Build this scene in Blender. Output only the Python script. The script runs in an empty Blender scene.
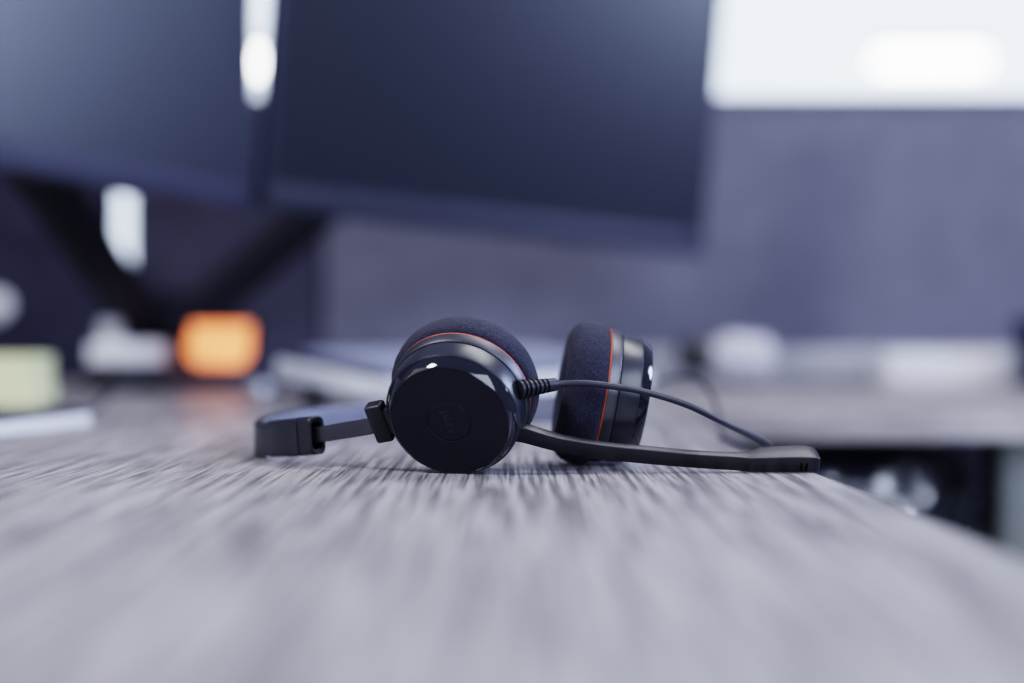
import bpy, bmesh, math, random
from mathutils import Vector, Matrix, noise
random.seed(7)
PI = math.pi
S = bpy.context.scene
C = S.collection
V = Vector

# ------------------------------------------------------------------ frame
F = 1422.0          # focal length in pixels of a 1024 wide frame (50 mm lens)
HY = 332.0          # row of the horizon
DZ = 0.73           # height of the desk top
H = 0.057           # camera height over the desk top


def P(px, py, d):
    """place in the room seen at pixel px,py at depth d"""
    return V(((px - 512) / F * d, d, DZ + H - (py - HY) / F * d))


def D3(x, y, z):
    return V((x, y, DZ + z))


# ------------------------------------------------------------------ materials
def mat(name, col, rough=.5, metal=0., spec=.5, var=.12, vscale=40., bump=0., bscale=400., stretch=None,
        emit=None, estr=0., coat=0., rvar=0., sheen=0.):
    m = bpy.data.materials.new(name)
    m.use_nodes = True
    nt = m.node_tree
    N, L = nt.nodes, nt.links
    b = N['Principled BSDF']
    tc = N.new('ShaderNodeTexCoord')
    mp = N.new('ShaderNodeMapping')
    if stretch:
        mp.inputs['Scale'].default_value = stretch
    L.new(tc.outputs['Object'], mp.inputs['Vector'])
    nz = N.new('ShaderNodeTexNoise')
    nz.inputs['Scale'].default_value = vscale
    nz.inputs['Detail'].default_value = 4
    L.new(mp.outputs[0], nz.inputs['Vector'])
    cr = N.new('ShaderNodeValToRGB')
    cr.color_ramp.elements[0].position = .3
    cr.color_ramp.elements[1].position = .7
    c = V(col)
    cr.color_ramp.elements[0].color = (*(c * (1 - var)), 1)
    cr.color_ramp.elements[1].color = (*(c * (1 + var)), 1)
    L.new(nz.outputs['Fac'], cr.inputs[0])
    L.new(cr.outputs[0], b.inputs['Base Color'])
    b.inputs['Roughness'].default_value = rough
    b.inputs['Metallic'].default_value = metal
    b.inputs['Specular IOR Level'].default_value = spec
    b.inputs['Coat Weight'].default_value = coat
    if sheen:
        b.inputs['Sheen Weight'].default_value = sheen
        b.inputs['Sheen Roughness'].default_value = .4
    if bump:
        n2 = N.new('ShaderNodeTexNoise')
        n2.inputs['Scale'].default_value = bscale
        n2.inputs['Detail'].default_value = 3
        L.new(mp.outputs[0], n2.inputs['Vector'])
        bp = N.new('ShaderNodeBump')
        bp.inputs['Strength'].default_value = bump
        bp.inputs['Distance'].default_value = .001
        L.new(n2.outputs['Fac'], bp.inputs['Height'])
        L.new(bp.outputs[0], b.inputs['Normal'])
    if emit:
        b.inputs['Emission Color'].default_value = (*emit, 1)
        b.inputs['Emission Strength'].default_value = estr
    return m


def wood_mat(name='grey_oak_laminate', along_x=False):
    m = bpy.data.materials.new(name)
    m.use_nodes = True
    nt = m.node_tree
    N, L = nt.nodes, nt.links
    b = N['Principled BSDF']
    tc = N.new('ShaderNodeTexCoord')

    def streak(sx, sy, sc, det, off=0, rough=.6, dist=0.):
        mp = N.new('ShaderNodeMapping')
        mp.inputs['Scale'].default_value = (sy, sx, sx) if along_x else (sx, sy, sx)
        mp.inputs['Location'].default_value = (off, off * 1.3, 0)
        mp.inputs['Rotation'].default_value = (0, 0, 0 if along_x else -.0295)
        L.new(tc.outputs['Object'], mp.inputs['Vector'])
        n = N.new('ShaderNodeTexNoise')
        n.inputs['Scale'].default_value = sc
        n.inputs['Detail'].default_value = det
        n.inputs['Roughness'].default_value = rough
        n.inputs['Distortion'].default_value = dist
        L.new(mp.outputs[0], n.inputs['Vector'])
        return n.outputs['Fac']

    def ramp(s, a, bb, c0, c1):
        r = N.new('ShaderNodeValToRGB')
        r.color_ramp.elements[0].position = a
        r.color_ramp.elements[1].position = bb
        r.color_ramp.elements[0].color = (*c0, 1)
        r.color_ramp.elements[1].color = (*c1, 1)
        L.new(s, r.inputs[0])
        return r.outputs[0]

    def mul(a, c, f=1.):
        mx = N.new('ShaderNodeMix')
        mx.data_type = 'RGBA'
        mx.blend_type = 'MULTIPLY'
        mx.inputs['Factor'].default_value = f
        L.new(a, mx.inputs['A'])
        L.new(c, mx.inputs['B'])
        return mx.outputs['Result']

    fine = streak(620, 12, 1, 5, 0, .64)                       # short pores
    mid = streak(150, 3.0, 1, 4, 5, .6, .4)                    # grain bands
    wide = streak(14, 1.1, 1, 3, 11, .5, .3)                  # board to board tone
    c1 = ramp(mid, .33, .66, WOOD_D, WOOD_L)
    c2 = ramp(fine, .42, .57, (.22, .213, .220), (1.06, 1.06, 1.07))
    c3 = ramp(wide, .3, .7, (.92, .91, .92), (1.05, 1.05, 1.05))
    col = mul(mul(c1, c2, .9), c3, 1.)
    L.new(col, b.inputs['Base Color'])
    rr = N.new('ShaderNodeMapRange')
    rr.inputs['To Min'].default_value = .46
    rr.inputs['To Max'].default_value = .26
    L.new(fine, rr.inputs['Value'])
    L.new(rr.outputs[0], b.inputs['Roughness'])
    b.inputs['Specular IOR Level'].default_value = .4
    bp = N.new('ShaderNodeBump')
    bp.inputs['Strength'].default_value = .35
    bp.inputs['Distance'].default_value = .0003
    L.new(fine, bp.inputs['Height'])
    L.new(bp.outputs[0], b.inputs['Normal'])
    return m


WOOD_D = (.36, .342, .348)
WOOD_L = (.41, .392, .40)
M = dict(
    wood=wood_mat(),
    woodx=wood_mat('grey_oak_laminate_crosswise', True),
    face=mat('soft_black_face', (.016, .016, .025), .55, spec=.25, bump=.05, bscale=3000),
    shell=mat('satin_graphite', (.022, .023, .034), .32, metal=.0, spec=.6, bump=.04, bscale=2500),
    shell2=mat('satin_grey_metal', (.105, .103, .118), .42, metal=.9, bump=.05, bscale=2500),
    gloss=mat('piano_black', (.012, .013, .020), .07, spec=.55, coat=.25),
    logo=mat('logo_grey', (.026, .026, .038), .5),
    foam=mat('foam_cushion', (.034, .034, .056), .95, spec=.15, bump=.9, bscale=1800, var=.5, vscale=1500, sheen=.12),
    orange=mat('orange_trim', (.55, .12, .06), .5, var=.05),
    plast=mat('black_plastic', (.011, .011, .018), .42, spec=.5, bump=.05, bscale=2500),
    boom=mat('boom_plastic', (.009, .009, .015), .42, spec=.6, bump=.05, bscale=2500),
    rubber=mat('rubber_cable', (.028, .028, .042), .45, spec=.5),
    dark=mat('dark_slot', (.004, .004, .006), .8, spec=.1),
    lining=mat('slate_lining', (.16, .17, .25), .55, spec=.4, bump=.1, bscale=900),
    screen=mat('satin_screen', (.005, .006, .017), .34, spec=.55, var=.02),
    bezel=mat('bezel_plastic', (.030, .031, .055), .5, spec=.3),
    silver=mat('silver_trim', (.50, .51, .56), .22, metal=1., var=.03),
    arm=mat('arm_black', (.013, .013, .026), .55, spec=.25),
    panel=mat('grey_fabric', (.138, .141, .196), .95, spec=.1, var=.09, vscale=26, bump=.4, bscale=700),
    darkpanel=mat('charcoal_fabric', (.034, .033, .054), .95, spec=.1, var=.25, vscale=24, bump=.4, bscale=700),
    shadedpanel=mat('shaded_grey_fabric', (.055, .054, .083), .95, spec=.1, var=.2, vscale=24, bump=.4, bscale=700),  # darker fabric colour stands in for the shade behind the monitors
    rail=mat('rail_grey', (.42, .42, .48), .5),
    raildark=mat('rail_dark', (.10, .10, .13), .5),
    white=mat('white_card', (.82, .83, .90), .6, var=.05),
    cream=mat('cream_card', (.82, .80, .84), .6, var=.05),
    paper=mat('paper_edges', (.80, .81, .86), .7, var=.10, vscale=300, stretch=(1, 1, 12)),
    cover=mat('notebook_cover', (.05, .05, .065), .6, var=.5, vscale=400),
    yellow=mat('yellow_paper', (.85, .87, .50), .7, var=.05),
    onote=mat('orange_paper_glow', (1.0, .34, .13), .6, var=.12, vscale=60, emit=(1., .27, .09), estr=1.25),  # emission added to brighten the paper, which is no light source
    key=mat('key_grey', (.24, .255, .36), .45, var=.08),
    kbody=mat('keyboard_white', (.84, .86, .94), .4, var=.04),
    kbed=mat('keyboard_bed', (.03, .032, .05), .6),
    bag=mat('black_bag', (.010, .011, .020), .16, spec=.8, coat=.5),
    ped=mat('pedestal_grey', (.55, .56, .60), .5),
    steel=mat('leg_steel', (.055, .061, .060), .5, metal=.3),
    navy=mat('navy_glaze', (.012, .016, .045), .2, spec=.6),
    palepl=mat('pale_bottle', (.44, .43, .51), .4),
    floor=mat('carpet_floor', (.22, .22, .26), .95, var=.3, vscale=60, bump=.4),
    wall=mat('wall_paint', (.75, .77, .82), .8, var=.02, vscale=3),
    sky=mat('daylight_pane', (.8, .85, .95), .3, emit=(.72, .84, 1.0), estr=2.1),
    lamp=mat('lamp_glow', (.9, .9, .9), .4, emit=(1., 1., 1.), estr=14),
    alu=mat('alu_frame', (.6, .62, .66), .4, metal=.4),
)


bnt = M['bag'].node_tree
for nd in bnt.nodes:
    if nd.type == 'BSDF_PRINCIPLED':
        nz_ = bnt.nodes.new('ShaderNodeTexNoise')
        nz_.inputs['Scale'].default_value = 38
        nz_.inputs['Detail'].default_value = 3
        tc_ = bnt.nodes.new('ShaderNodeTexCoord')
        bnt.links.new(tc_.outputs['Object'], nz_.inputs['Vector'])
        bp_ = bnt.nodes.new('ShaderNodeBump')
        bp_.inputs['Strength'].default_value = 1
        bp_.inputs['Distance'].default_value = .012
        bnt.links.new(nz_.outputs['Fac'], bp_.inputs['Height'])
        bnt.links.new(bp_.outputs[0], nd.inputs['Normal'])
        break

# ------------------------------------------------------------------ mesh helpers
def origin(o):
    w = V((0, 0, 0))
    while o is not None:
        w += V(o.location)
        o = o.parent
    return w


def finish(name, bm, m, parent=None, smooth=40, base=None):
    """link bm (written in room coordinates) as ONE object"""
    if parent is not None:
        loc = V((0, 0, 0))
        off = origin(parent)
    else:
        if base is None:
            xs = [v.co for v in bm.verts]
            lo = V([min(c[i] for c in xs) for i in range(3)])
            hi = V([max(c[i] for c in xs) for i in range(3)])
            base = V(((lo.x + hi.x) / 2, (lo.y + hi.y) / 2, lo.z))
        loc = V(base)
        off = loc
    bmesh.ops.recalc_face_normals(bm, faces=bm.faces)
    bmesh.ops.translate(bm, verts=bm.verts, vec=-off)
    me = bpy.data.meshes.new(name)
    bm.to_mesh(me)
    bm.free()
    for x in (m if isinstance(m, (list, tuple)) else [m]):
        me.materials.append(x)
    if smooth:
        for p in me.polygons:
            p.use_smooth = True
        me.set_sharp_from_angle(angle=math.radians(smooth))
    o = bpy.data.objects.new(name, me)
    o.location = loc
    C.objects.link(o)
    if parent is not None:
        o.parent = parent
    return o


def tag(o, label, cat, group=None):
    o['label'] = label
    o['category'] = cat
    if group:
        o['group'] = group
    return o


def thing(name, label, cat, loc, group=None):
    o = bpy.data.objects.new(name, None)
    o.empty_display_size = .02
    o.location = loc
    C.objects.link(o)
    return tag(o, label, cat, group)


def struct(o):
    o['kind'] = 'structure'
    return o


def loft(bm, rings, caps=True, closed=True, mi=0):
    R = [[bm.verts.new(p) for p in r] for r in rings]
    n = len(R[0])
    fs = []
    for a, b in zip(R, R[1:]):
        for i in range(n if closed else n - 1):
            j = (i + 1) % n
            fs.append(bm.faces.new((a[i], a[j], b[j], b[i])))
    if caps:
        fs.append(bm.faces.new(R[0]))
        fs.append(bm.faces.new(R[-1]))
    for f in fs:
        f.material_index = mi
    return R


def box(bm, c, s, rot=None, bev=0., seg=2, mi=0):
    mat4 = Matrix.Translation(c) @ (rot.to_4x4() if rot else Matrix.Identity(4)) @ Matrix.Diagonal((s[0], s[1], s[2], 1))
    r = bmesh.ops.create_cube(bm, size=1, matrix=mat4)
    vs = r['verts']
    fs = set(f for v in vs for f in v.link_faces)
    for f in fs:
        f.material_index = mi
    if bev:
        es = list(set(e for v in vs for e in v.link_edges))
        bmesh.ops.bevel(bm, geom=es, offset=bev, segments=seg, profile=.5, affect='EDGES', material=mi)


def frame_of(a, up=V((0, 0, 1))):
    a = V(a).normalized()
    w = a.cross(up)
    if w.length < 1e-4:
        w = a.cross(V((0, 1, 0)))
    w.normalize()
    u = w.cross(a).normalized()
    return a, u, w


def lathe(bm, c, axis, prof, n=72, caps=True, mi=0):
    """prof: list of (t along axis, radius)"""
    a, u, w = frame_of(axis)
    rings = []
    for t, r in prof:
        r = max(r, 1e-5)
        rings.append([c + a * t + (u * math.cos(q) + w * math.sin(q)) * r for q in [2 * PI * k / n for k in range(n)]])
    loft(bm, rings, caps, mi=mi)


def spline(pts, n=8):
    pts = [V(p) for p in pts]
    out = []
    for i in range(len(pts) - 1):
        p0 = pts[max(i - 1, 0)]
        p1, p2 = pts[i], pts[i + 1]
        p3 = pts[min(i + 2, len(pts) - 1)]
        for k in range(n):
            t = k / n
            out.append(.5 * ((2 * p1) + (p2 - p0) * t + (2 * p0 - 5 * p1 + 4 * p2 - p3) * t * t + (3 * p1 - p0 - 3 * p2 + p3) * t ** 3))
    out.append(pts[-1])
    return out


def tube(bm, pts, rad, n=14, mi=0):
    """rad: number or list per point"""
    pts = [V(p) for p in pts]
    if not isinstance(rad, (list, tuple)):
        rad = [rad] * len(pts)
    u = None
    rings = []
    for i, p in enumerate(pts):
        t = (pts[min(i + 1, len(pts) - 1)] - pts[max(i - 1, 0)]).normalized()
        if u is None:
            _, u, _ = frame_of(t)
        u = (u - t * u.dot(t)).normalized()
        w = t.cross(u)
        rings.append([p + (u * math.cos(2 * PI * k / n) + w * math.sin(2 * PI * k / n)) * rad[i] for k in range(n)])
    loft(bm, rings, mi=mi)


def rrect(c, ex, ez, hx, hz, r, k=4):
    """rounded rectangle ring around c with half sizes hx,hz on axes ex,ez"""
    r = min(r, hx * .98, hz * .98)
    out = []
    for (sx, sz, a0) in ((1, 1, 0), (-1, 1, 90), (-1, -1, 180), (1, -1, 270)):
        for i in range(k + 1):
            q = math.radians(a0 + 90 * i / k)
            out.append(c + ex * (sx * (hx - r) + r * math.cos(q)) + ez * (sz * (hz - r) + r * math.sin(q)))
    return out


def ribbon(bm, pts, th, hh, out_of=None, r=.001, off=0., mi=0):
    """flat band standing upright along pts; th half thickness, hh half height (numbers or per point)"""
    pts = [V(p) for p in pts]
    n = len(pts)
    f = lambda q, i: q[i] if isinstance(q, (list, tuple)) else q
    rings = []
    for i, p in enumerate(pts):
        t = (pts[min(i + 1, n - 1)] - pts[max(i - 1, 0)]).normalized()
        side = t.cross(V((0, 0, 1))).normalized()
        up = side.cross(t).normalized()
        rings.append(rrect(p + side * off, side, up, f(th, i), f(hh, i), r))
    loft(bm, rings, mi=mi)
    return rings


def rotz(a):
    return Matrix.Rotation(a, 3, 'Z')


def new():
    return bmesh.new()


# ================================================================== SETTING
def struct_box(name, c, s, m):
    bm = new()
    box(bm, V(c), s)
    return struct(finish(name, bm, m, smooth=0))


struct_box('floor', (0, 2.5, -.05), (9, 10, .1), M['floor'])
# back wall with a ribbon window
WY = 7.0
bm = new()
box(bm, V((0, WY + .1, .40)), (9, .2, .8))
box(bm, V((0, WY + .1, 2.78)), (9, .2, .24))
box(bm, V((-4.25, WY + .1, 1.73)), (.5, .2, 1.86))
box(bm, V((4.25, WY + .1, 1.73)), (.5, .2, 1.86))
struct(finish('wall_back', bm, M['wall'], smooth=0))
bm = new()
box(bm, V((0, WY + .12, 1.73)), (8.0, .02, 1.86))
win = struct(finish('window_1', bm, M['sky'], smooth=0))
bm = new()
for z in (.82, 2.64):
    box(bm, V((0, WY + .08, z)), (8.0, .05, .05))
for x in (-3.97, 3.97):
    box(bm, V((x, WY + .08, 1.73)), (.05, .05, 1.8))
finish('window_frame', bm, M['alu'], win, smooth=0)

# hanging lamps in front of the window
def pendant(lc, label):
    t = thing('pendant_lamp', label, 'lamp', lc)
    bm = new()
    box(bm, lc + V((0, 0, -.004)), (.44, .10, .052), bev=.01)
    finish('diffuser', bm, M['lamp'], t)
    bm = new()
    box(bm, lc + V((0, 0, .045)), (.46, .12, .04), bev=.008)
    finish('housing', bm, M['white'], t)
    for s in (-1, 1):
        bm = new()
        tube(bm, [lc + V((s * .17, 0, .06)), lc + V((s * .17, 0, .8))], .002, 8)
        finish('hanging_cable', bm, M['alu'], t)


pendant(P(931, 60, 6.0), 'bright long white lamp hanging in front of the window, upper right')
pendant(P(255, 62, 6.0), 'white hanging lamp glimpsed through the slit between the two monitors')

# ================================================================== DESKS
def edge_x(d):
    return .1236 - .0295 * (d - .574)


def slab(bm, poly, z0, z1, bev=.0015):
    lo = [bm.verts.new((x, y, z0)) for x, y in poly]
    hi = [bm.verts.new((x, y, z1)) for x, y in poly]
    n = len(poly)
    bm.faces.new(lo[::-1])
    bm.faces.new(hi)
    for i in range(n):
        bm.faces.new((lo[i], lo[(i + 1) % n], hi[(i + 1) % n], hi[i]))
    if bev:
        bmesh.ops.bevel(bm, geom=list(bm.edges), offset=bev, segments=2, profile=.5, affect='EDGES')


TH = .020
desk = thing('desk', 'grey wood-grain desk under the headset, notebook and keyboard', 'desk', (-.4, .7, 0))
bm = new()
slab(bm, [(-1.1, -.12), (edge_x(-.12), -.12), (edge_x(1.6), 1.6), (-1.1, 1.6)], DZ - TH, DZ)
finish('desk_top', bm, M['wood'], desk)
for x, y in ((-1.04, -.05), (.05, -.05), (-1.04, 1.52), (.02, 1.52)):
    bm = new()
    box(bm, V((x, y, (DZ - TH) / 2)), (.05, .05, DZ - TH), bev=.004)
    finish('leg', bm, M['steel'], desk)

rd = thing('return_desk', 'grey wood-grain side desk at right, bearing the white boxes and the pale bottle', 'desk', (.9, 1.3, 0))
bm = new()
slab(bm, [(edge_x(1.0) + .001, 1.0), (1.7, 1.0), (1.7, 1.6), (edge_x(1.6) + .001, 1.6)], DZ - TH, DZ)
finish('desk_top', bm, M['woodx'], rd)
for x, y in ((.372, 1.055), (1.62, 1.055), (1.62, 1.54), (.74, 1.54)):
    bm = new()
    box(bm, V((x, y, (DZ - TH) / 2)), (.035, .035, DZ - TH), bev=.004)
    finish('leg', bm, M['steel'], rd)

# cabinet under the side desk with a black bag on top
pz = DZ - .135
pd = thing('drawer_pedestal', 'pale grey drawer cabinet under the side desk, beneath the black bag', 'cabinet', (.42, 1.32, 0))
bm = new()
box(bm, V((.42, 1.32, pz / 2)), (.48, .42, pz), bev=.004)
finish('cabinet_body', bm, M['ped'], pd)
for k in range(3):
    bm = new()
    zc = .12 + k * .185
    box(bm, V((.42, 1.104, zc)), (.45, .016, .17), bev=.003)
    dr = finish('drawer', bm, M['ped'], pd)
    bm = new()
    box(bm, V((.42, 1.092, zc + .05)), (.12, .012, .012), bev=.003)
    finish('handle', bm, M['alu'], dr)

bm = new()
bmesh.ops.create_icosphere(bm, subdivisions=5, radius=1)
bc = V((.258, 1.205, pz + .0545))
spow = lambda x, e: math.copysign(abs(x) ** e, x)
for v in bm.verts:
    p = v.co.copy()
    k = 1 + .10 * noise.noise(p * 1.7 + V((3, 1, 2))) + .07 * noise.noise(p * 4.1) + .06 * abs(noise.noise(p * 8 + V((9, 2, 4))))
    p = V((spow(p.x, .6), spow(p.y, .5), spow(p.z, .5))) * k * .92
    v.co = bc + V((p.x * .120, p.y * .125, min(max(p.z * .053, -.0540), .0555)))
tag(finish('plastic_bag', bm, M['bag'], smooth=60), 'crumpled shiny black plastic bag on the pale cabinet under the side desk', 'bag')

# ================================================================== CUBICLE PANELS
PY = 1.66
gapL, gapR = P(106, 0, PY).x, P(130, 0, PY).x
ptop = DZ + H + (HY - 95) / F * PY


def panel(name, label, x0, x1, m, railm):
    c = V(((x0 + x1) / 2, PY + .025, 0))
    t = thing(name, label, 'partition', c)
    bm = new()
    box(bm, V((c.x, PY + .025, (ptop + .06) / 2)), (x1 - x0, .05, ptop - .06), bev=.006)
    finish('fabric', bm, m, t)
    bm = new()
    box(bm, V((c.x, PY + .025, ptop - .006)), (x1 - x0, .054, .012), bev=.003)
    finish('top_cap', bm, railm, t)
    bm = new()
    box(bm, V((c.x, PY + .025, .03)), (x1 - x0, .05, .06), bev=.003)
    finish('base', bm, railm, t)
    return t


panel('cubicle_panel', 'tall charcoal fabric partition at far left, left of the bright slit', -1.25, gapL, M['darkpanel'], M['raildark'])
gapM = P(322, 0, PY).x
panel('cubicle_panel', 'narrow fabric partition, coloured darker for monitor shade, behind the monitor stand, right of the bright slit', gapR, gapM - .001, M['shadedpanel'], M['raildark'])  # section split off to carry the painted monitor shade
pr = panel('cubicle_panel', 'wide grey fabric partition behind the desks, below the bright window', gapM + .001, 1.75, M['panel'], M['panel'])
bm = new()
box(bm, V((.93, PY - .014, DZ + .0185)), (1.6, .026, .037), bev=.003)
finish('cable_channel', bm, M['rail'], pr)

# ================================================================== MONITORS
def monitor(name, label, L, R, zl, zr, h, mf, lean):
    """L,R lower corners on the floor plan (x,d); zl,zr heights of the lower corners"""
    A = V((L[0], L[1], DZ + zl))
    B = V((R[0], R[1], DZ + zr))
    ex = (B - A).normalized()
    w = (B - A).length
    nb = V((ex.x, ex.y, 0)).normalized().cross(V((0, 0, 1)))   # to the front (right of ex when looking up)
    ez = nb.cross(ex) * -1
    if ez.z < 0:
        ez = -ez
    ez.normalize()
    ez = (Matrix.Rotation(lean, 3, ex) @ ez).normalized()
    if (A + ez).y > A.y + 1e-6:
        ez = (Matrix.Rotation(-2 * lean, 3, ex) @ ez).normalized()
    ey = ez.cross(ex)          # to the back
    if ey.y < 0:
        ey = -ey
    mid = A + ex * w / 2
    t = thing(name, label, 'monitor', mid)
    rot = Matrix((ex, ey, ez)).transposed()
    at = lambda x, y, z: A + ex * x + ey * y + ez * z
    bm = new()
    chin = .024
    bz = .009
    box(bm, at(w / 2, .004, chin / 2), (w, .012, chin), rot, .003)
    box(bm, at(w / 2, .004, h - bz / 2), (w, .012, bz), rot, .002)
    box(bm, at(bz / 2, .004, h / 2), (bz, .012, h), rot, .002)
    box(bm, at(w - bz / 2, .004, h / 2), (bz, .012, h), rot, .002)
    finish('bezel', bm, M['bezel'], t)
    bm = new()
    box(bm, at(w / 2, .0035, (h + chin - bz) / 2), (w - 2 * bz + .002, .009, h - chin - bz + .002), rot)
    finish('screen', bm, M['screen'], t, smooth=0)
    bm = new()
    box(bm, at(w / 2, .016, h / 2), (w * .86, .016, h * .86), rot, .006)
    box(bm, at(w / 2, .031, h / 2), (w * .5, .016, h * .5), rot, .008)
    finish('back_shell', bm, M['arm'], t)
    bm = new()
    box(bm, at(w * mf, .046, h / 2), (.10, .012, .10), rot, .003)
    finish('mount_plate', bm, M['arm'], t)
    return at(w * mf, .078, h / 2)


LM = monitor('monitor', 'dark monitor at upper left, left of the bright slit between the screens', (-.4480, .711), (-.2163, 1.18), .1715, .155, .315, .42, math.radians(1.2))
RM = monitor('monitor', 'dark wide monitor at upper middle, right of the bright slit between the screens', (-.2128, 1.19), (.2005, 1.50), .160, .136, .315, .5, math.radians(4.0))

# one stand with two arms
base = D3(-.352, 1.43, 0)
ms = thing('monitor_arm_stand', 'black two-armed monitor stand clamped behind the orange note', 'monitor stand', base)
bm = new()
box(bm, base + V((.0, .012, .006)), (.11, .076, .012), bev=.003)
finish('base_plate', bm, M['arm'], ms)
bm = new()
lathe(bm, base + V((0, 0, .011)), (0, 0, 1), [(0, .024), (.05, .022), (.052, .026), (.085, .026), (.088, .022)], 40)
finish('pole', bm, M['arm'], ms)


bm = new()
box(bm, base + V((.058, .002, .050)), (.072, .030, .040), bev=.004)
finish('cable_clip', bm, M['arm'], ms)


def arm(a, b, wd, th):
    bm = new()
    n = 10
    d = (b - a).normalized()
    _, u, w_ = frame_of(d)
    rings = []
    for k in range(n + 1):
        q = k / n
        e = .86 + .14 * math.sin(PI * q)
        rings.append(rrect(a + (b - a) * q, w_, u, th * e, wd * e, .006))
    loft(bm, rings)
    return bm


for tgt in (LM, RM):
    a0 = base + V((-.012 if tgt is LM else .012, 0, .055))
    ao = finish('arm', arm(a0, tgt, .021, .017), M['arm'], ms)
    bm = new()
    lathe(bm, a0 - V((0, 0, .004)), (0, 0, 1), [(0, .027), (.002, .029), (.026, .029), (.028, .027)], 40)
    finish('joint', bm, M['arm'], ao)

# orange note stuck on the stand, its paper made to glow
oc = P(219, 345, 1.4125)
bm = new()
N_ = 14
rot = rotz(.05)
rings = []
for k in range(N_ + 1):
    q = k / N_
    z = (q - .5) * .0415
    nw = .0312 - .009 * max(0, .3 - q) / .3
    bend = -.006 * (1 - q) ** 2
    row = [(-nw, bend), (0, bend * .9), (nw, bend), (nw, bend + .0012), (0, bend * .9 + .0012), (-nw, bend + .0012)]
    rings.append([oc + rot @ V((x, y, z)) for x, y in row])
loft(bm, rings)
tag(finish('sticky_note', bm, M['onote'], smooth=0), 'orange paper note with added glow, stuck on the black monitor stand', 'note')

# ================================================================== LEFT CLUTTER
# notebook
nb0 = V((-.259, .880, 0))
u_ = V((-.235, -.972, 0)).normalized()
w_ = V((-.972, .235, 0)).normalized()
rot = Matrix((w_ * -1, u_ * -1, V((0, 0, 1)))).transposed()
nc = nb0 + u_ * .105 + w_ * .075
nt_ = thing('notebook', 'notebook with white page edges and dark cover on the desk at left', 'notebook', D3(nc.x, nc.y, 0))
bm = new()
box(bm, D3(nc.x, nc.y, .0040), (.148, .208, .0060), rot, .0006)
finish('pages', bm, M['paper'], nt_)
bm = new()
box(bm, D3(nc.x, nc.y, .0077), (.148, .209, .0010), rot, .0004)
finish('front_cover', bm, M['cover'], nt_)
bm = new()
box(bm, D3(nc.x, nc.y, .0005), (.148, .209, .0010), rot, .0004)
finish('back_cover', bm, M['white'], nt_)

# yellow note block
c = P(-6, 0, 1.10)
bm = new()
for k in range(8):
    box(bm, D3(c.x + random.uniform(-.0006, .0006), 1.13, .0025 + k * .0048), (.057 + .004 * (k < 3), .06, .0046), rotz(.06), .0004)
tag(finish('sticky_note_block', bm, M['yellow']), 'pale yellow block of sticky notes behind the notebook, left edge', 'notes')

# round white magnet on the dark panel
c = P(-2, 306, PY - .001)
bm = new()
lathe(bm, V((c.x, PY, c.z)), (0, -1, 0), [(0, .016), (.005, .017), (.009, .0155), (.0105, .010)], 40)
tag(finish('round_magnet', bm, M['white']), 'round white magnet on the charcoal partition at far left', 'magnet')

# black box, white box, pale pot added in place of the hidden slit's light
c = P(128, 0, 1.33)
dk = thing('docking_box', 'black box on the desk carrying a white box, left of the orange note', 'box', D3(c.x, 1.36, 0))
bm = new()
box(bm, D3(c.x, 1.36, .0145), (.078, .07, .025), rotz(-.03), .003)
finish('case', bm, M['plast'], dk)
for sx in (-1, 1):
    for sy in (-1, 1):
        bm = new()
        lathe(bm, D3(c.x + sx * .030, 1.36 + sy * .026, 0), (0, 0, 1), [(0, .005), (.003, .005)], 16)
        finish('foot', bm, M['dark'], dk)
c2 = P(120, 0, 1.33)
bm = new()
box(bm, D3(c2.x, 1.358, .027 + .0100), (.062, .055, .020), rotz(.02), .003)
wb = tag(finish('white_box', bm, M['white']), 'small whitish flat box lying on the black box at left', 'box')
c3 = P(108, 0, 1.35)
bm = new()
lathe(bm, D3(c3.x, 1.358, .047), (0, 0, 1), [(0, .0085), (.002, .0100), (.020, .0105), (.021, .0095), (.021, .0085), (.006, .008)], 36)
tag(finish('slit_glow_pot', bm, M['ped']), 'tiny pale grey pot added for the light of the hidden slit, on the whitish flat box at left', 'pot')

# silver cap
c = P(259, 0, 1.25)
bm = new()
lathe(bm, D3(c.x, 1.25, 0), (0, 0, 1), [(0, .009), (.002, .010), (.010, .0095), (.014, .006), (.0155, .002)], 32)
tag(finish('silver_cap', bm, M['silver']), 'small silver cap on the desk between the orange note and the keyboard', 'cap')

# loose cable at left
bm = new()
pts = [D3(-.36, 1.10, .0022), D3(-.33, 1.02, .0022), P(92, 410, 1.0), P(108, 396, 1.02), P(130, 383, 1.05), P(158, 375, 1.10), P(185, 373, 1.16), P(215, 379, 1.24), P(238, 392, 1.30)]
pts[-1].z = DZ + .0022
pts += [D3(-.22, 1.36, .0022), D3(-.18, 1.50, .0022)]
tube(bm, spline(pts), .0021)
tag(finish('cable', bm, M['rubber']), 'dark loose cable arching over the desk between notebook and orange note', 'cable')

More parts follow.
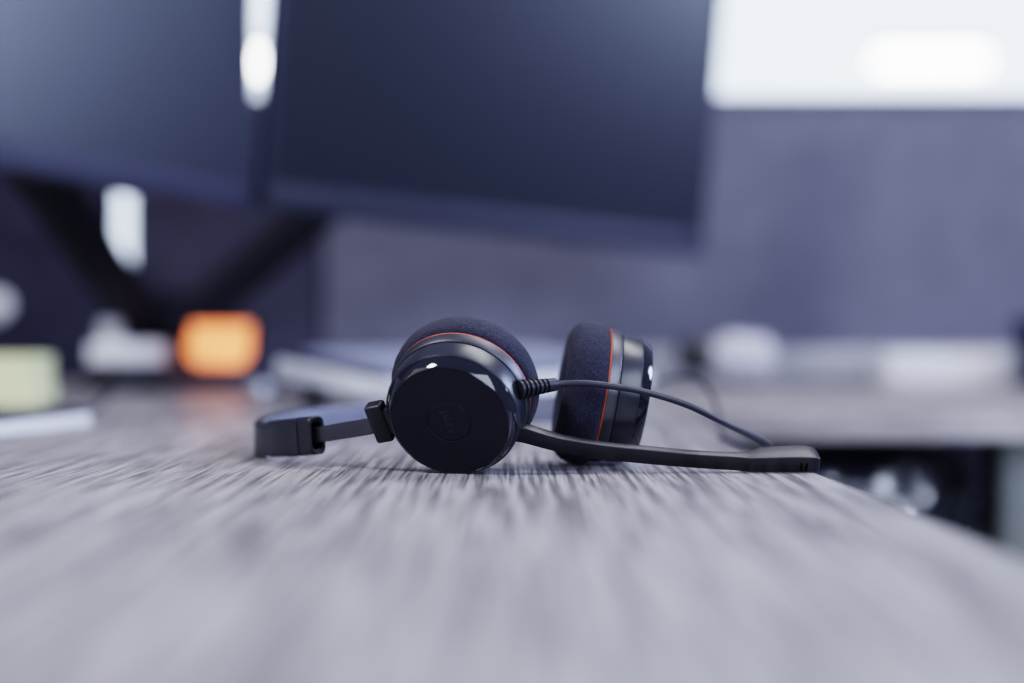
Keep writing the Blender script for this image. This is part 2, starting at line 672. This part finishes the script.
# keyboard
k0 = V((-.0823, 1.0, 0))
kx = V((.67, .742, 0)).normalized()
ky = V((-kx.y, kx.x, 0))
kl, kw = .300, .136
tilt = .125
kz = V((0, 0, 1))
kys = (ky * math.cos(tilt) + kz * math.sin(tilt)).normalized()
kn = kx.cross(kys)
if kn.z < 0:
    kn = -kn
krot = Matrix((kx, kys, kn)).transposed()
if krot.determinant() < 0:
    krot = Matrix((-kx, kys, kn)).transposed()
K = lambda x, y, z: V((k0.x, k0.y, DZ + .0035)) + kx * x + kys * y + kn * z
kc = K(kl / 2, kw / 2, 0)
kb = thing('keyboard', 'pale keyboard with grey keys on the desk behind the headset', 'keyboard', V((kc.x, kc.y, DZ)))
bm = new()
box(bm, K(kl / 2, .012, .0090), (kl, .024, .0170), krot, .003)
box(bm, K(kl / 2, kw - .004, .0090), (kl, .010, .0150), krot, .003)
box(bm, K(.004, kw / 2, .0090), (.008, kw, .0150), krot, .003)
box(bm, K(kl - .004, kw / 2, .0090), (.008, kw, .0150), krot, .003)
finish('keyboard_frame', bm, M['kbody'], kb)
bm = new()
box(bm, K(kl / 2, kw / 2 + .006, .0110), (kl - .010, kw - .02, .0185), krot)
finish('key_bed', bm, M['kbed'], kb)
for x, y in ((.03, .02), (kl - .03, .02), (.03, kw - .012), (kl - .03, kw - .012)):
    bm = new()
    p = K(x, y, .002)
    hgt = p.z - DZ
    box(bm, V((p.x, p.y, DZ + hgt / 2)), (.014, .014, hgt), rotz(.3), .001)
    finish('foot', bm, M['kbed'], kb)
key0 = None
rows = 6
pitch = (kw - .042) / rows
for r in range(rows):
    n = 14
    for i in range(n):
        if r == 0 and 4 <= i <= 8:
            if i > 4:
                continue
        c = K(.012 + (kl - .024) * (i + .5) / n, .028 + pitch * (r + .5), .0215)
        wx = (kl - .024) / n
        if r == 0 and i == 4:
            bm = new()
            box(bm, c + kx * (2 * wx), (wx * 4.9, pitch * .86, .009), krot, .0015)
            finish('space_bar', bm, M['key'], kb)
            continue
        if key0 is None:
            bm = new()
            box(bm, c, (wx * .86, pitch * .86, .009), krot, .0015)
            key0 = finish('key', bm, M['key'], kb)
            kc0 = c
        else:
            ko = key0.copy()
            C.objects.link(ko)
            ko.parent = kb
            ko.location = c - kc0

# ================================================================== RIGHT CLUTTER
# bottle lying on its side
b0 = P(744, 366, 1.41)
b1 = P(682, 347, 1.39)
ax = (b1 - b0).normalized()
rb = .0265
b0.z = DZ + rb + .0022
b1 = P(669, 353, 1.40)
ax = (b1 - b0).normalized()
bt = thing('bottle', 'pale squat bottle with a black cap lying on the side desk', 'bottle', V((b0.x, b0.y, DZ)))
bm = new()
lathe(bm, b0, ax, [(-.0255, .012), (-.0250, .020), (-.0225, .0245), (-.017, .0262), (.014, .0262), (.022, .0235), (.028, .019), (.032, .0155), (.044, .014)], 48)
finish('bottle_body', bm, M['palepl'], bt)
bm = new()
lathe(bm, b0 + ax * .036, ax, [(0, .0165), (.001, .0178), (.026, .0170), (.030, .0145), (.0305, .006)], 48)
finish('bottle_cap', bm, M['plast'], bt)

# two pale boxes
c = P(916, 0, 1.52)
bm = new()
box(bm, D3(c.x, 1.54, .0175), (.066, .06, .035), rotz(.02), .002)
tag(finish('white_box', bm, M['white']), 'bluish white box on the side desk, left of the two pale boxes', 'box')
c = P(977, 0, 1.52)
bm = new()
box(bm, D3(c.x, 1.545, .0170), (.060, .06, .034), rotz(-.03), .002)
tag(finish('cream_box', bm, M['cream']), 'warm white box on the side desk, between the bluish box and the navy mug', 'box')

# mug at the right edge
c = P(1046, 0, 1.47)
mg = thing('mug', 'dark navy mug cut off by the right edge of the photo', 'mug', D3(c.x, 1.47, 0))
bm = new()
lathe(bm, D3(c.x, 1.47, 0), (0, 0, 1), [(0, .024), (.002, .029), (.01, .031), (.070, .032), (.0715, .0305), (.070, .029), (.008, .027), (.006, .01)], 48)
finish('mug_body', bm, M['navy'], mg)
bm = new()
tube(bm, spline([D3(c.x + .03, 1.46, .056), D3(c.x + .047, 1.455, .052), D3(c.x + .052, 1.453, .036), D3(c.x + .045, 1.455, .02), D3(c.x + .029, 1.46, .015)]), .004)
finish('handle', bm, M['navy'], mg)

# ================================================================== HEADSET
lathe_ = lathe
TI = math.radians(27)
AZ = math.radians(13)
hs = thing('headset', 'black headset with orange trim and boom microphone lying on the wooden desk', 'headset', D3(0, .63, 0))


def ear_cup(Cf, axis, logo, ts=1.):
    """Cf: centre of the outer face, axis: from the face to the cushion"""
    a, u, w = frame_of(axis)
    lathe = lambda b, c, ax, prof, n: lathe_(b, c, ax, [(t * ts, r) for t, r in prof], n)
    bm = new()      # shell: two stepped satin rings
    lathe(bm, Cf, a, [(.0046, .0250), (.0048, .0270), (.0056, .0274), (.0145, .0277), (.0149, .0274), (.0150, .0280),
                      (.0158, .0283), (.0200, .0287), (.0204, .0284), (.0208, .027)], 96)
    cup = finish('ear_cup', bm, M['shell'], hs, smooth=28)
    bm = new()      # brushed outer band next to the cushion
    lathe(bm, Cf, a, [(.0151, .0270), (.0152, .0281), (.0160, .02855), (.0199, .02895), (.0201, .0286), (.0203, .027)], 96)
    finish('metal_band', bm, M['shell2'], cup, smooth=28)
    bm = new()      # glossy chamfer ring
    lathe(bm, Cf, a, [(.0002, .0238), (-.0001, .0242), (.0004, .0247), (.0040, .0264), (.0046, .0266), (.0052, .0258)], 96)
    finish('gloss_ring', bm, M['gloss'], cup, smooth=35)
    bm = new()      # matte face with an engraved circle
    lathe(bm, Cf, a, [(.0020, .0), (.0000, .0002), (.0, .0084), (.0002, .0086), (.0002, .0090), (.0, .0092), (.0, .0234), (.0003, .0240), (.003, .0240)], 96)
    finish('face_plate', bm, M['face'], cup, smooth=20)
    bm = new()
    lathe(bm, Cf, a, [(.0200, .0278), (.0201, .0287), (.0203, .0289), (.0206, .0289), (.0208, .0287), (.0209, .028)], 96)
    finish('orange_ring', bm, M['orange'], cup, smooth=50)
    bm = new()
    prof = [(.0208, .024), (.0209, .0286), (.0216, .0296), (.0240, .0304), (.0270, .0308), (.0305, .0306), (.0340, .0296),
            (.0372, .0275), (.0392, .0240), (.0396, .0205), (.0388, .0165), (.0365, .0135), (.0325, .0115), (.030, .011), (.0295, .003)]
    lathe(bm, Cf, a, prof, 120)
    for v in bm.verts:      # fuzzy surface
        q = v.co - Cf
        n_ = noise.noise(q * 900) * .00022 + noise.noise(q * 250) * .00018
        rad = q - a * q.dot(a)
        if rad.length > 1e-4:
            v.co += rad.normalized() * n_
    finish('ear_cushion', bm, M['foam'], cup, smooth=60)
    # lettering in the circle
    cu = bpy.data.curves.new('logo', 'FONT')
    cu.body = 'jabra'
    cu.size = .0052
    cu.extrude = .00012
    cu.align_x = 'CENTER'
    cu.align_y = 'CENTER'
    to = bpy.data.objects.new('logo_tmp', cu)
    C.objects.link(to)
    bpy.context.view_layer.update()
    dg = bpy.context.evaluated_depsgraph_get()
    me = bpy.data.meshes.new_from_object(to.evaluated_get(dg))
    bpy.data.objects.remove(to)
    me.materials.clear()
    bm = new()
    bm.from_mesh(me)
    bpy.data.meshes.remove(me)
    right = -w if (-w).dot(V((1, 0, 0))) > 0 else w
    nn = -a                      # out of the face
    right = u.cross(nn).normalized()
    ang = math.radians(logo)
    ex = right * math.cos(ang) + u * math.sin(ang)
    ey = -right * math.sin(ang) + u * math.cos(ang)
    m4 = Matrix((ex, ey, nn)).transposed().to_4x4()
    m4.translation = Cf + nn * .00008
    bmesh.ops.transform(bm, matrix=m4, verts=bm.verts)
    finish('logo', bm, M['logo'], cup, smooth=0)
    return a, u, w


FC = P(449, 422, .561)
FC.z = DZ + .0216
axF = V((math.sin(AZ) * math.cos(TI), math.cos(AZ) * math.cos(TI), math.sin(TI)))
a1, u1, w1 = ear_cup(FC, axF, -77)
r1 = u1.cross(-a1).normalized()          # to the right in the face plane

# rear cup: axis from its outer face (right) to the cushion (left)
TR = math.radians(9.5)
AR = math.radians(2)
axR = V((-math.cos(AR) * math.cos(TR), -math.sin(AR) * math.cos(TR), math.sin(TR)))
ringc = P(598, 394, .613)
RC = ringc - axR * .021 * .9
lowc = RC + axR * .0275 * .9
RC.z += DZ + .0314 * math.cos(TR) - lowc.z
ear_cup(RC, axR, 90, .9)

# hinge block on the front cup
hp = P(380.5, 421.5, .578)
a_roll = math.radians(12)
ex = (r1 * math.cos(a_roll) + u1 * math.sin(a_roll)).normalized()
ez = (-r1 * math.sin(a_roll) + u1 * math.cos(a_roll)).normalized()
ey = ez.cross(ex)
hr = Matrix((ex, ey, ez)).transposed()
bm = new()
box(bm, hp, (.0076, .0062, .0172), hr, .0012, 3)
box(bm, hp + ex * .006, (.008, .005, .012), hr, .001, 2)
finish('hinge', bm, M['plast'], hs)

# headband
HH = .0079
cp = [P(318, 435.0, .599), P(300, 436.8, .607), P(276, 438.6, .622), P(259, 440, .645),
      D3(-.1186, .676, .0086), D3(-.1145, .710, .0096), D3(-.097, .742, .011), D3(-.067, .764, .0122), D3(-.030, .772, .0137),
      D3(.005, .768, .0150), D3(.028, .752, .0165), D3(.040, .732, .0180), D3(.0435, .715, .0188)]
for p in cp:
    p.z = max(p.z, DZ + HH + .0004)
path = spline(cp, 10)
np_ = len(path)
ends = 22            # samples that belong to the housings at each end
bm = new()
ribbon(bm, path[ends - 2:np_ - ends + 2], .0018, HH - .0004, r=.0010)
hb = finish('headband', bm, M['plast'], hs, smooth=45)
# lining on the inner side (the side towards the inside of the loop)
inner = path[ends - 1:np_ - ends + 1]
cen = V((-.035, .685, DZ))
t0 = (inner[1] - inner[0]).normalized()
sd = t0.cross(V((0, 0, 1)))
sgn = 1 if (cen - inner[0]).dot(sd) > 0 else -1
bm = new()
k_ = len(inner)
ribbon(bm, inner, [.0004 + .0014 * min(1, 6 * i / k_, 6 * (k_ - 1 - i) / k_) for i in range(k_)], HH - .0009, r=.0012, off=sgn * .0030)
finish('lining', bm, M['lining'], hb, smooth=50)


def housing(pts):
    """pts runs from the open end into the band: a sleeve with a hollow mouth"""
    bm = new()
    n = len(pts)
    ring = lambda i, s, e=1.: None
    rings = []

    def rg(i, hx, hz, r, shift=0.):
        t = (pts[min(i + 1, n - 1)] - pts[max(i - 1, 0)]).normalized()
        side = t.cross(V((0, 0, 1))).normalized()
        up = side.cross(t).normalized()
        return rrect(pts[i] + t * shift, side, up, hx, hz, r, 5)
    hx, hz = .0042, HH + .0002
    rings.append(rg(0, hx * .62, hz * .70, .0020, .007))
    rings.append(rg(0, hx * .66, hz * .74, .0020, .0006))
    rings.append(rg(0, hx * .86, hz * .93, .0026, 0))
    rings.append(rg(0, hx, hz, .0028, .0006))
    for i in range(2, n):
        q = i / (n - 1)
        rings.append(rg(i, hx * (1 - .36 * q), hz, .0022 - .001 * q))
    loft(bm, rings)
    return bm


sh = finish('slider_housing', housing(path[:ends]), M['plast'], hs, smooth=45)
sh2 = finish('slider_housing', housing(path[::-1][:ends]), M['plast'], hs, smooth=45)
# thin seam ring on the front housing
tt = (path[9] - path[8]).normalized()
sd_ = tt.cross(V((0, 0, 1))).normalized()
bm = new()
loft(bm, [rrect(path[8], sd_, sd_.cross(tt), .0041, HH + .00035, .0022), rrect(path[8] + tt * .0006, sd_, sd_.cross(tt), .0041, HH + .00035, .0022)])
finish('seam', bm, M['shell'], sh)

# slider arms
bm = new()
ribbon(bm, spline([path[0] + (path[3] - path[0]), path[0], P(345, 430.3, .589), P(369, 426.3, .580), hp], 6), .0009, .0034, r=.0006)
finish('slider_arm', bm, M['shell'], hs, smooth=45)
rh = V((.0425, .6635, DZ + .028))
bm = new()
box(bm, rh, (.0125, .009, .0165), rotz(.1), .001)
finish('hinge', bm, M['plast'], hs)
bm = new()
ribbon(bm, spline([path[-4], path[-1], V((.0437, .69, DZ + .0235)), rh], 6), .0009, .0034, r=.0006)
finish('slider_arm', bm, M['shell'], hs, smooth=45)

# microphone boom
bd = .576
bp = [(510, 430, .576, .0026, .0038), (522, 432, .576, .0026, .0037), (540, 437.5, .576, .0024, .0035), (566, 444.2, .577, .0021, .0034), (605, 450.6, .577, .0019, .0034), (655, 455.6, .577, .0019, .0034),
      (700, 459.4, .577, .0019, .0033), (735, 461.2, .577, .0022, .0033), (751, 461.5, .577, .0034, .0033), (764, 461.7, .5775, .0044, .0034), (790, 462.2, .5775, .0047, .0036),
      (806, 462.4, .5775, .0047, .0036), (813, 462.4, .5775, .0042, .0035), (817, 462.4, .5775, .0033, .0033), (819, 462.4, .5775, .0018, .0028)]
A_ = V((0, math.cos(TI), math.sin(TI)))
U_ = V((0, -math.sin(TI), math.cos(TI)))
cs = spline([P(x, y, d) for x, y, d, *_ in bp], 4)
sz = spline([V((hd, hh, 0)) for *_, hd, hh in bp], 4)
rings = []
for c, s in zip(cs, sz):
    low = c.z - (s.y * math.cos(TI) + s.x * math.sin(TI)) - DZ
    if low < .0002:
        c = c + V((0, 0, .0002 - low))
    rings.append(rrect(c, A_, U_, max(s.x, .0003), max(s.y, .0003), .0006, 3))
bm = new()
loft(bm, rings)
mb = finish('microphone_boom', bm, M['boom'], hs, smooth=28)
for px in (799.5, 804.5):
    bm = new()
    q = P(px, 461.2, .5775) - A_ * .00465
    box(bm, q, (.0008, .0005, .0034), Matrix((V((1, 0, 0)), A_, U_)).transposed(), .0001)
    finish('vent_slot', bm, M['dark'], mb)
q = P(803, 462.2, .5775) + U_ * .00345
bm = new()
tube(bm, [q + V((math.cos(t_) * .0046, 0, 0)) + A_ * math.sin(t_) * .0026 for t_ in [2 * PI * k / 32 for k in range(33)]], .00014, 6)
finish('top_groove', bm, M['dark'], mb)

# cable with strain relief
cab = [P(527, 388.4, .564), P(541, 386.3, .568), P(557, 384.2, .573), P(584, 383.2, .574), P(611, 386, .575), P(645, 392, .577), P(687, 405, .582), P(727, 424.3, .593),
       P(769, 444.8, .625), D3(.1150, .657, .0024), D3(.1125, .675, .0019), D3(.110, .705, .0019), D3(.1085, .735, .0026), P(722, 438, .757), P(719, 415, .775), P(710, 391, .795), P(694, 378.5, .815), P(672, 378.5, .835), P(650, 387, .855),
       D3(.070, .90, .009), D3(.055, .94, .0026), D3(.030, .985, .0018), D3(.005, 1.01, .0018)]
bm = new()
tube(bm, spline(cab, 8), .00135, 14)
co = finish('cable', bm, M['rubber'], hs, smooth=60)
bm = new()
sa, sb = P(518, 389.6, .5610), P(557.5, 384.2, .573)
n = 64
pts, rad = [], []
for i in range(n + 1):
    q = i / n
    base_r = .0038 - .0012 * q
    if q < .70:
        ph = (q / .70 * 6) % 1
        rr_ = base_r * (1. if ph < .58 else .74)
    elif q < .94:
        rr_ = base_r * 1.0
    else:
        rr_ = base_r * 1.0 - (q - .94) / .06 * .0007
    pts.append(sa.lerp(sb, q))
    rad.append(rr_)
tube(bm, pts, rad, 24)
finish('strain_relief', bm, M['plast'], co, smooth=30)

# ================================================================== LIGHT
w = bpy.data.worlds.new('world')
S.world = w
w.use_nodes = True
nt = w.node_tree
bg = nt.nodes['Background']
bg.inputs['Color'].default_value = (.55, .60, .92, 1)
bg.inputs['Strength'].default_value = .34


def area(name, loc, to, sx, sy, power, col):
    l = bpy.data.lights.new(name, 'AREA')
    l.shape = 'RECTANGLE'
    l.size, l.size_y = sx, sy
    l.energy = power
    l.color = col
    o = bpy.data.objects.new(name, l)
    o.location = loc
    o.rotation_euler = (V(to) - V(loc)).to_track_quat('-Z', 'Y').to_euler()
    C.objects.link(o)
    return o


area('ceiling_panel_light', (-1.5, -.2, 2.65), (-.4, .3, .7), .45, .45, 34, (.97, .97, 1.))
area('ceiling_panel_light', (.8, 1.2, 2.65), (.6, .8, 0), 1.2, .8, 23, (.95, .96, 1.))
area('side_window_light', (1.3, -1.0, 1.75), (.05, .25, .75), 1.5, 1.2, 34, (.74, .82, 1.))
area('corner_window_light', (4.0, 1.5, 2.3), (0, 1.3, 1.0), 1.1, .9, 105, (.55, .66, 1.))
area('left_fill_light', (-1.7, .1, 1.5), (-.36, 1.3, .76), 1.3, 1.3, 5.5, (.95, .96, 1.))  # added fill with no source there, brightens the left clutter
sl = bpy.data.lights.new('bag_glint_spot', 'SPOT')  # added unseen spot that puts glints on the black bag
sl.energy = 90
sl.color = (.72, .80, 1.)
sl.shadow_soft_size = .05
sl.spot_size = math.radians(7.5)
sl.spot_blend = .5
so = bpy.data.objects.new('bag_glint_spot', sl)
so.location = (1.1, -.5, .695)
so.rotation_euler = (V((.262, 1.09, .672)) - V(so.location)).to_track_quat('-Z', 'Y').to_euler()
C.objects.link(so)

# ================================================================== CAMERA
cd = bpy.data.cameras.new('camera')
cd.sensor_width = 36
cd.lens = 36 * F / 1024
cd.shift_y = (HY - 341.5) / 1024
cd.clip_start = .01
cd.dof.use_dof = True
cd.dof.focus_distance = .574
cd.dof.aperture_fstop = .050 / .0215
cam = bpy.data.objects.new('camera', cd)
cam.location = (0, 0, DZ + H)
cam.rotation_euler = (PI / 2, 0, 0)
C.objects.link(cam)
S.camera = cam

S.view_settings.view_transform = 'Filmic'
S.view_settings.look = 'High Contrast'
S.view_settings.exposure = .14
S.view_settings.gamma = 1.0
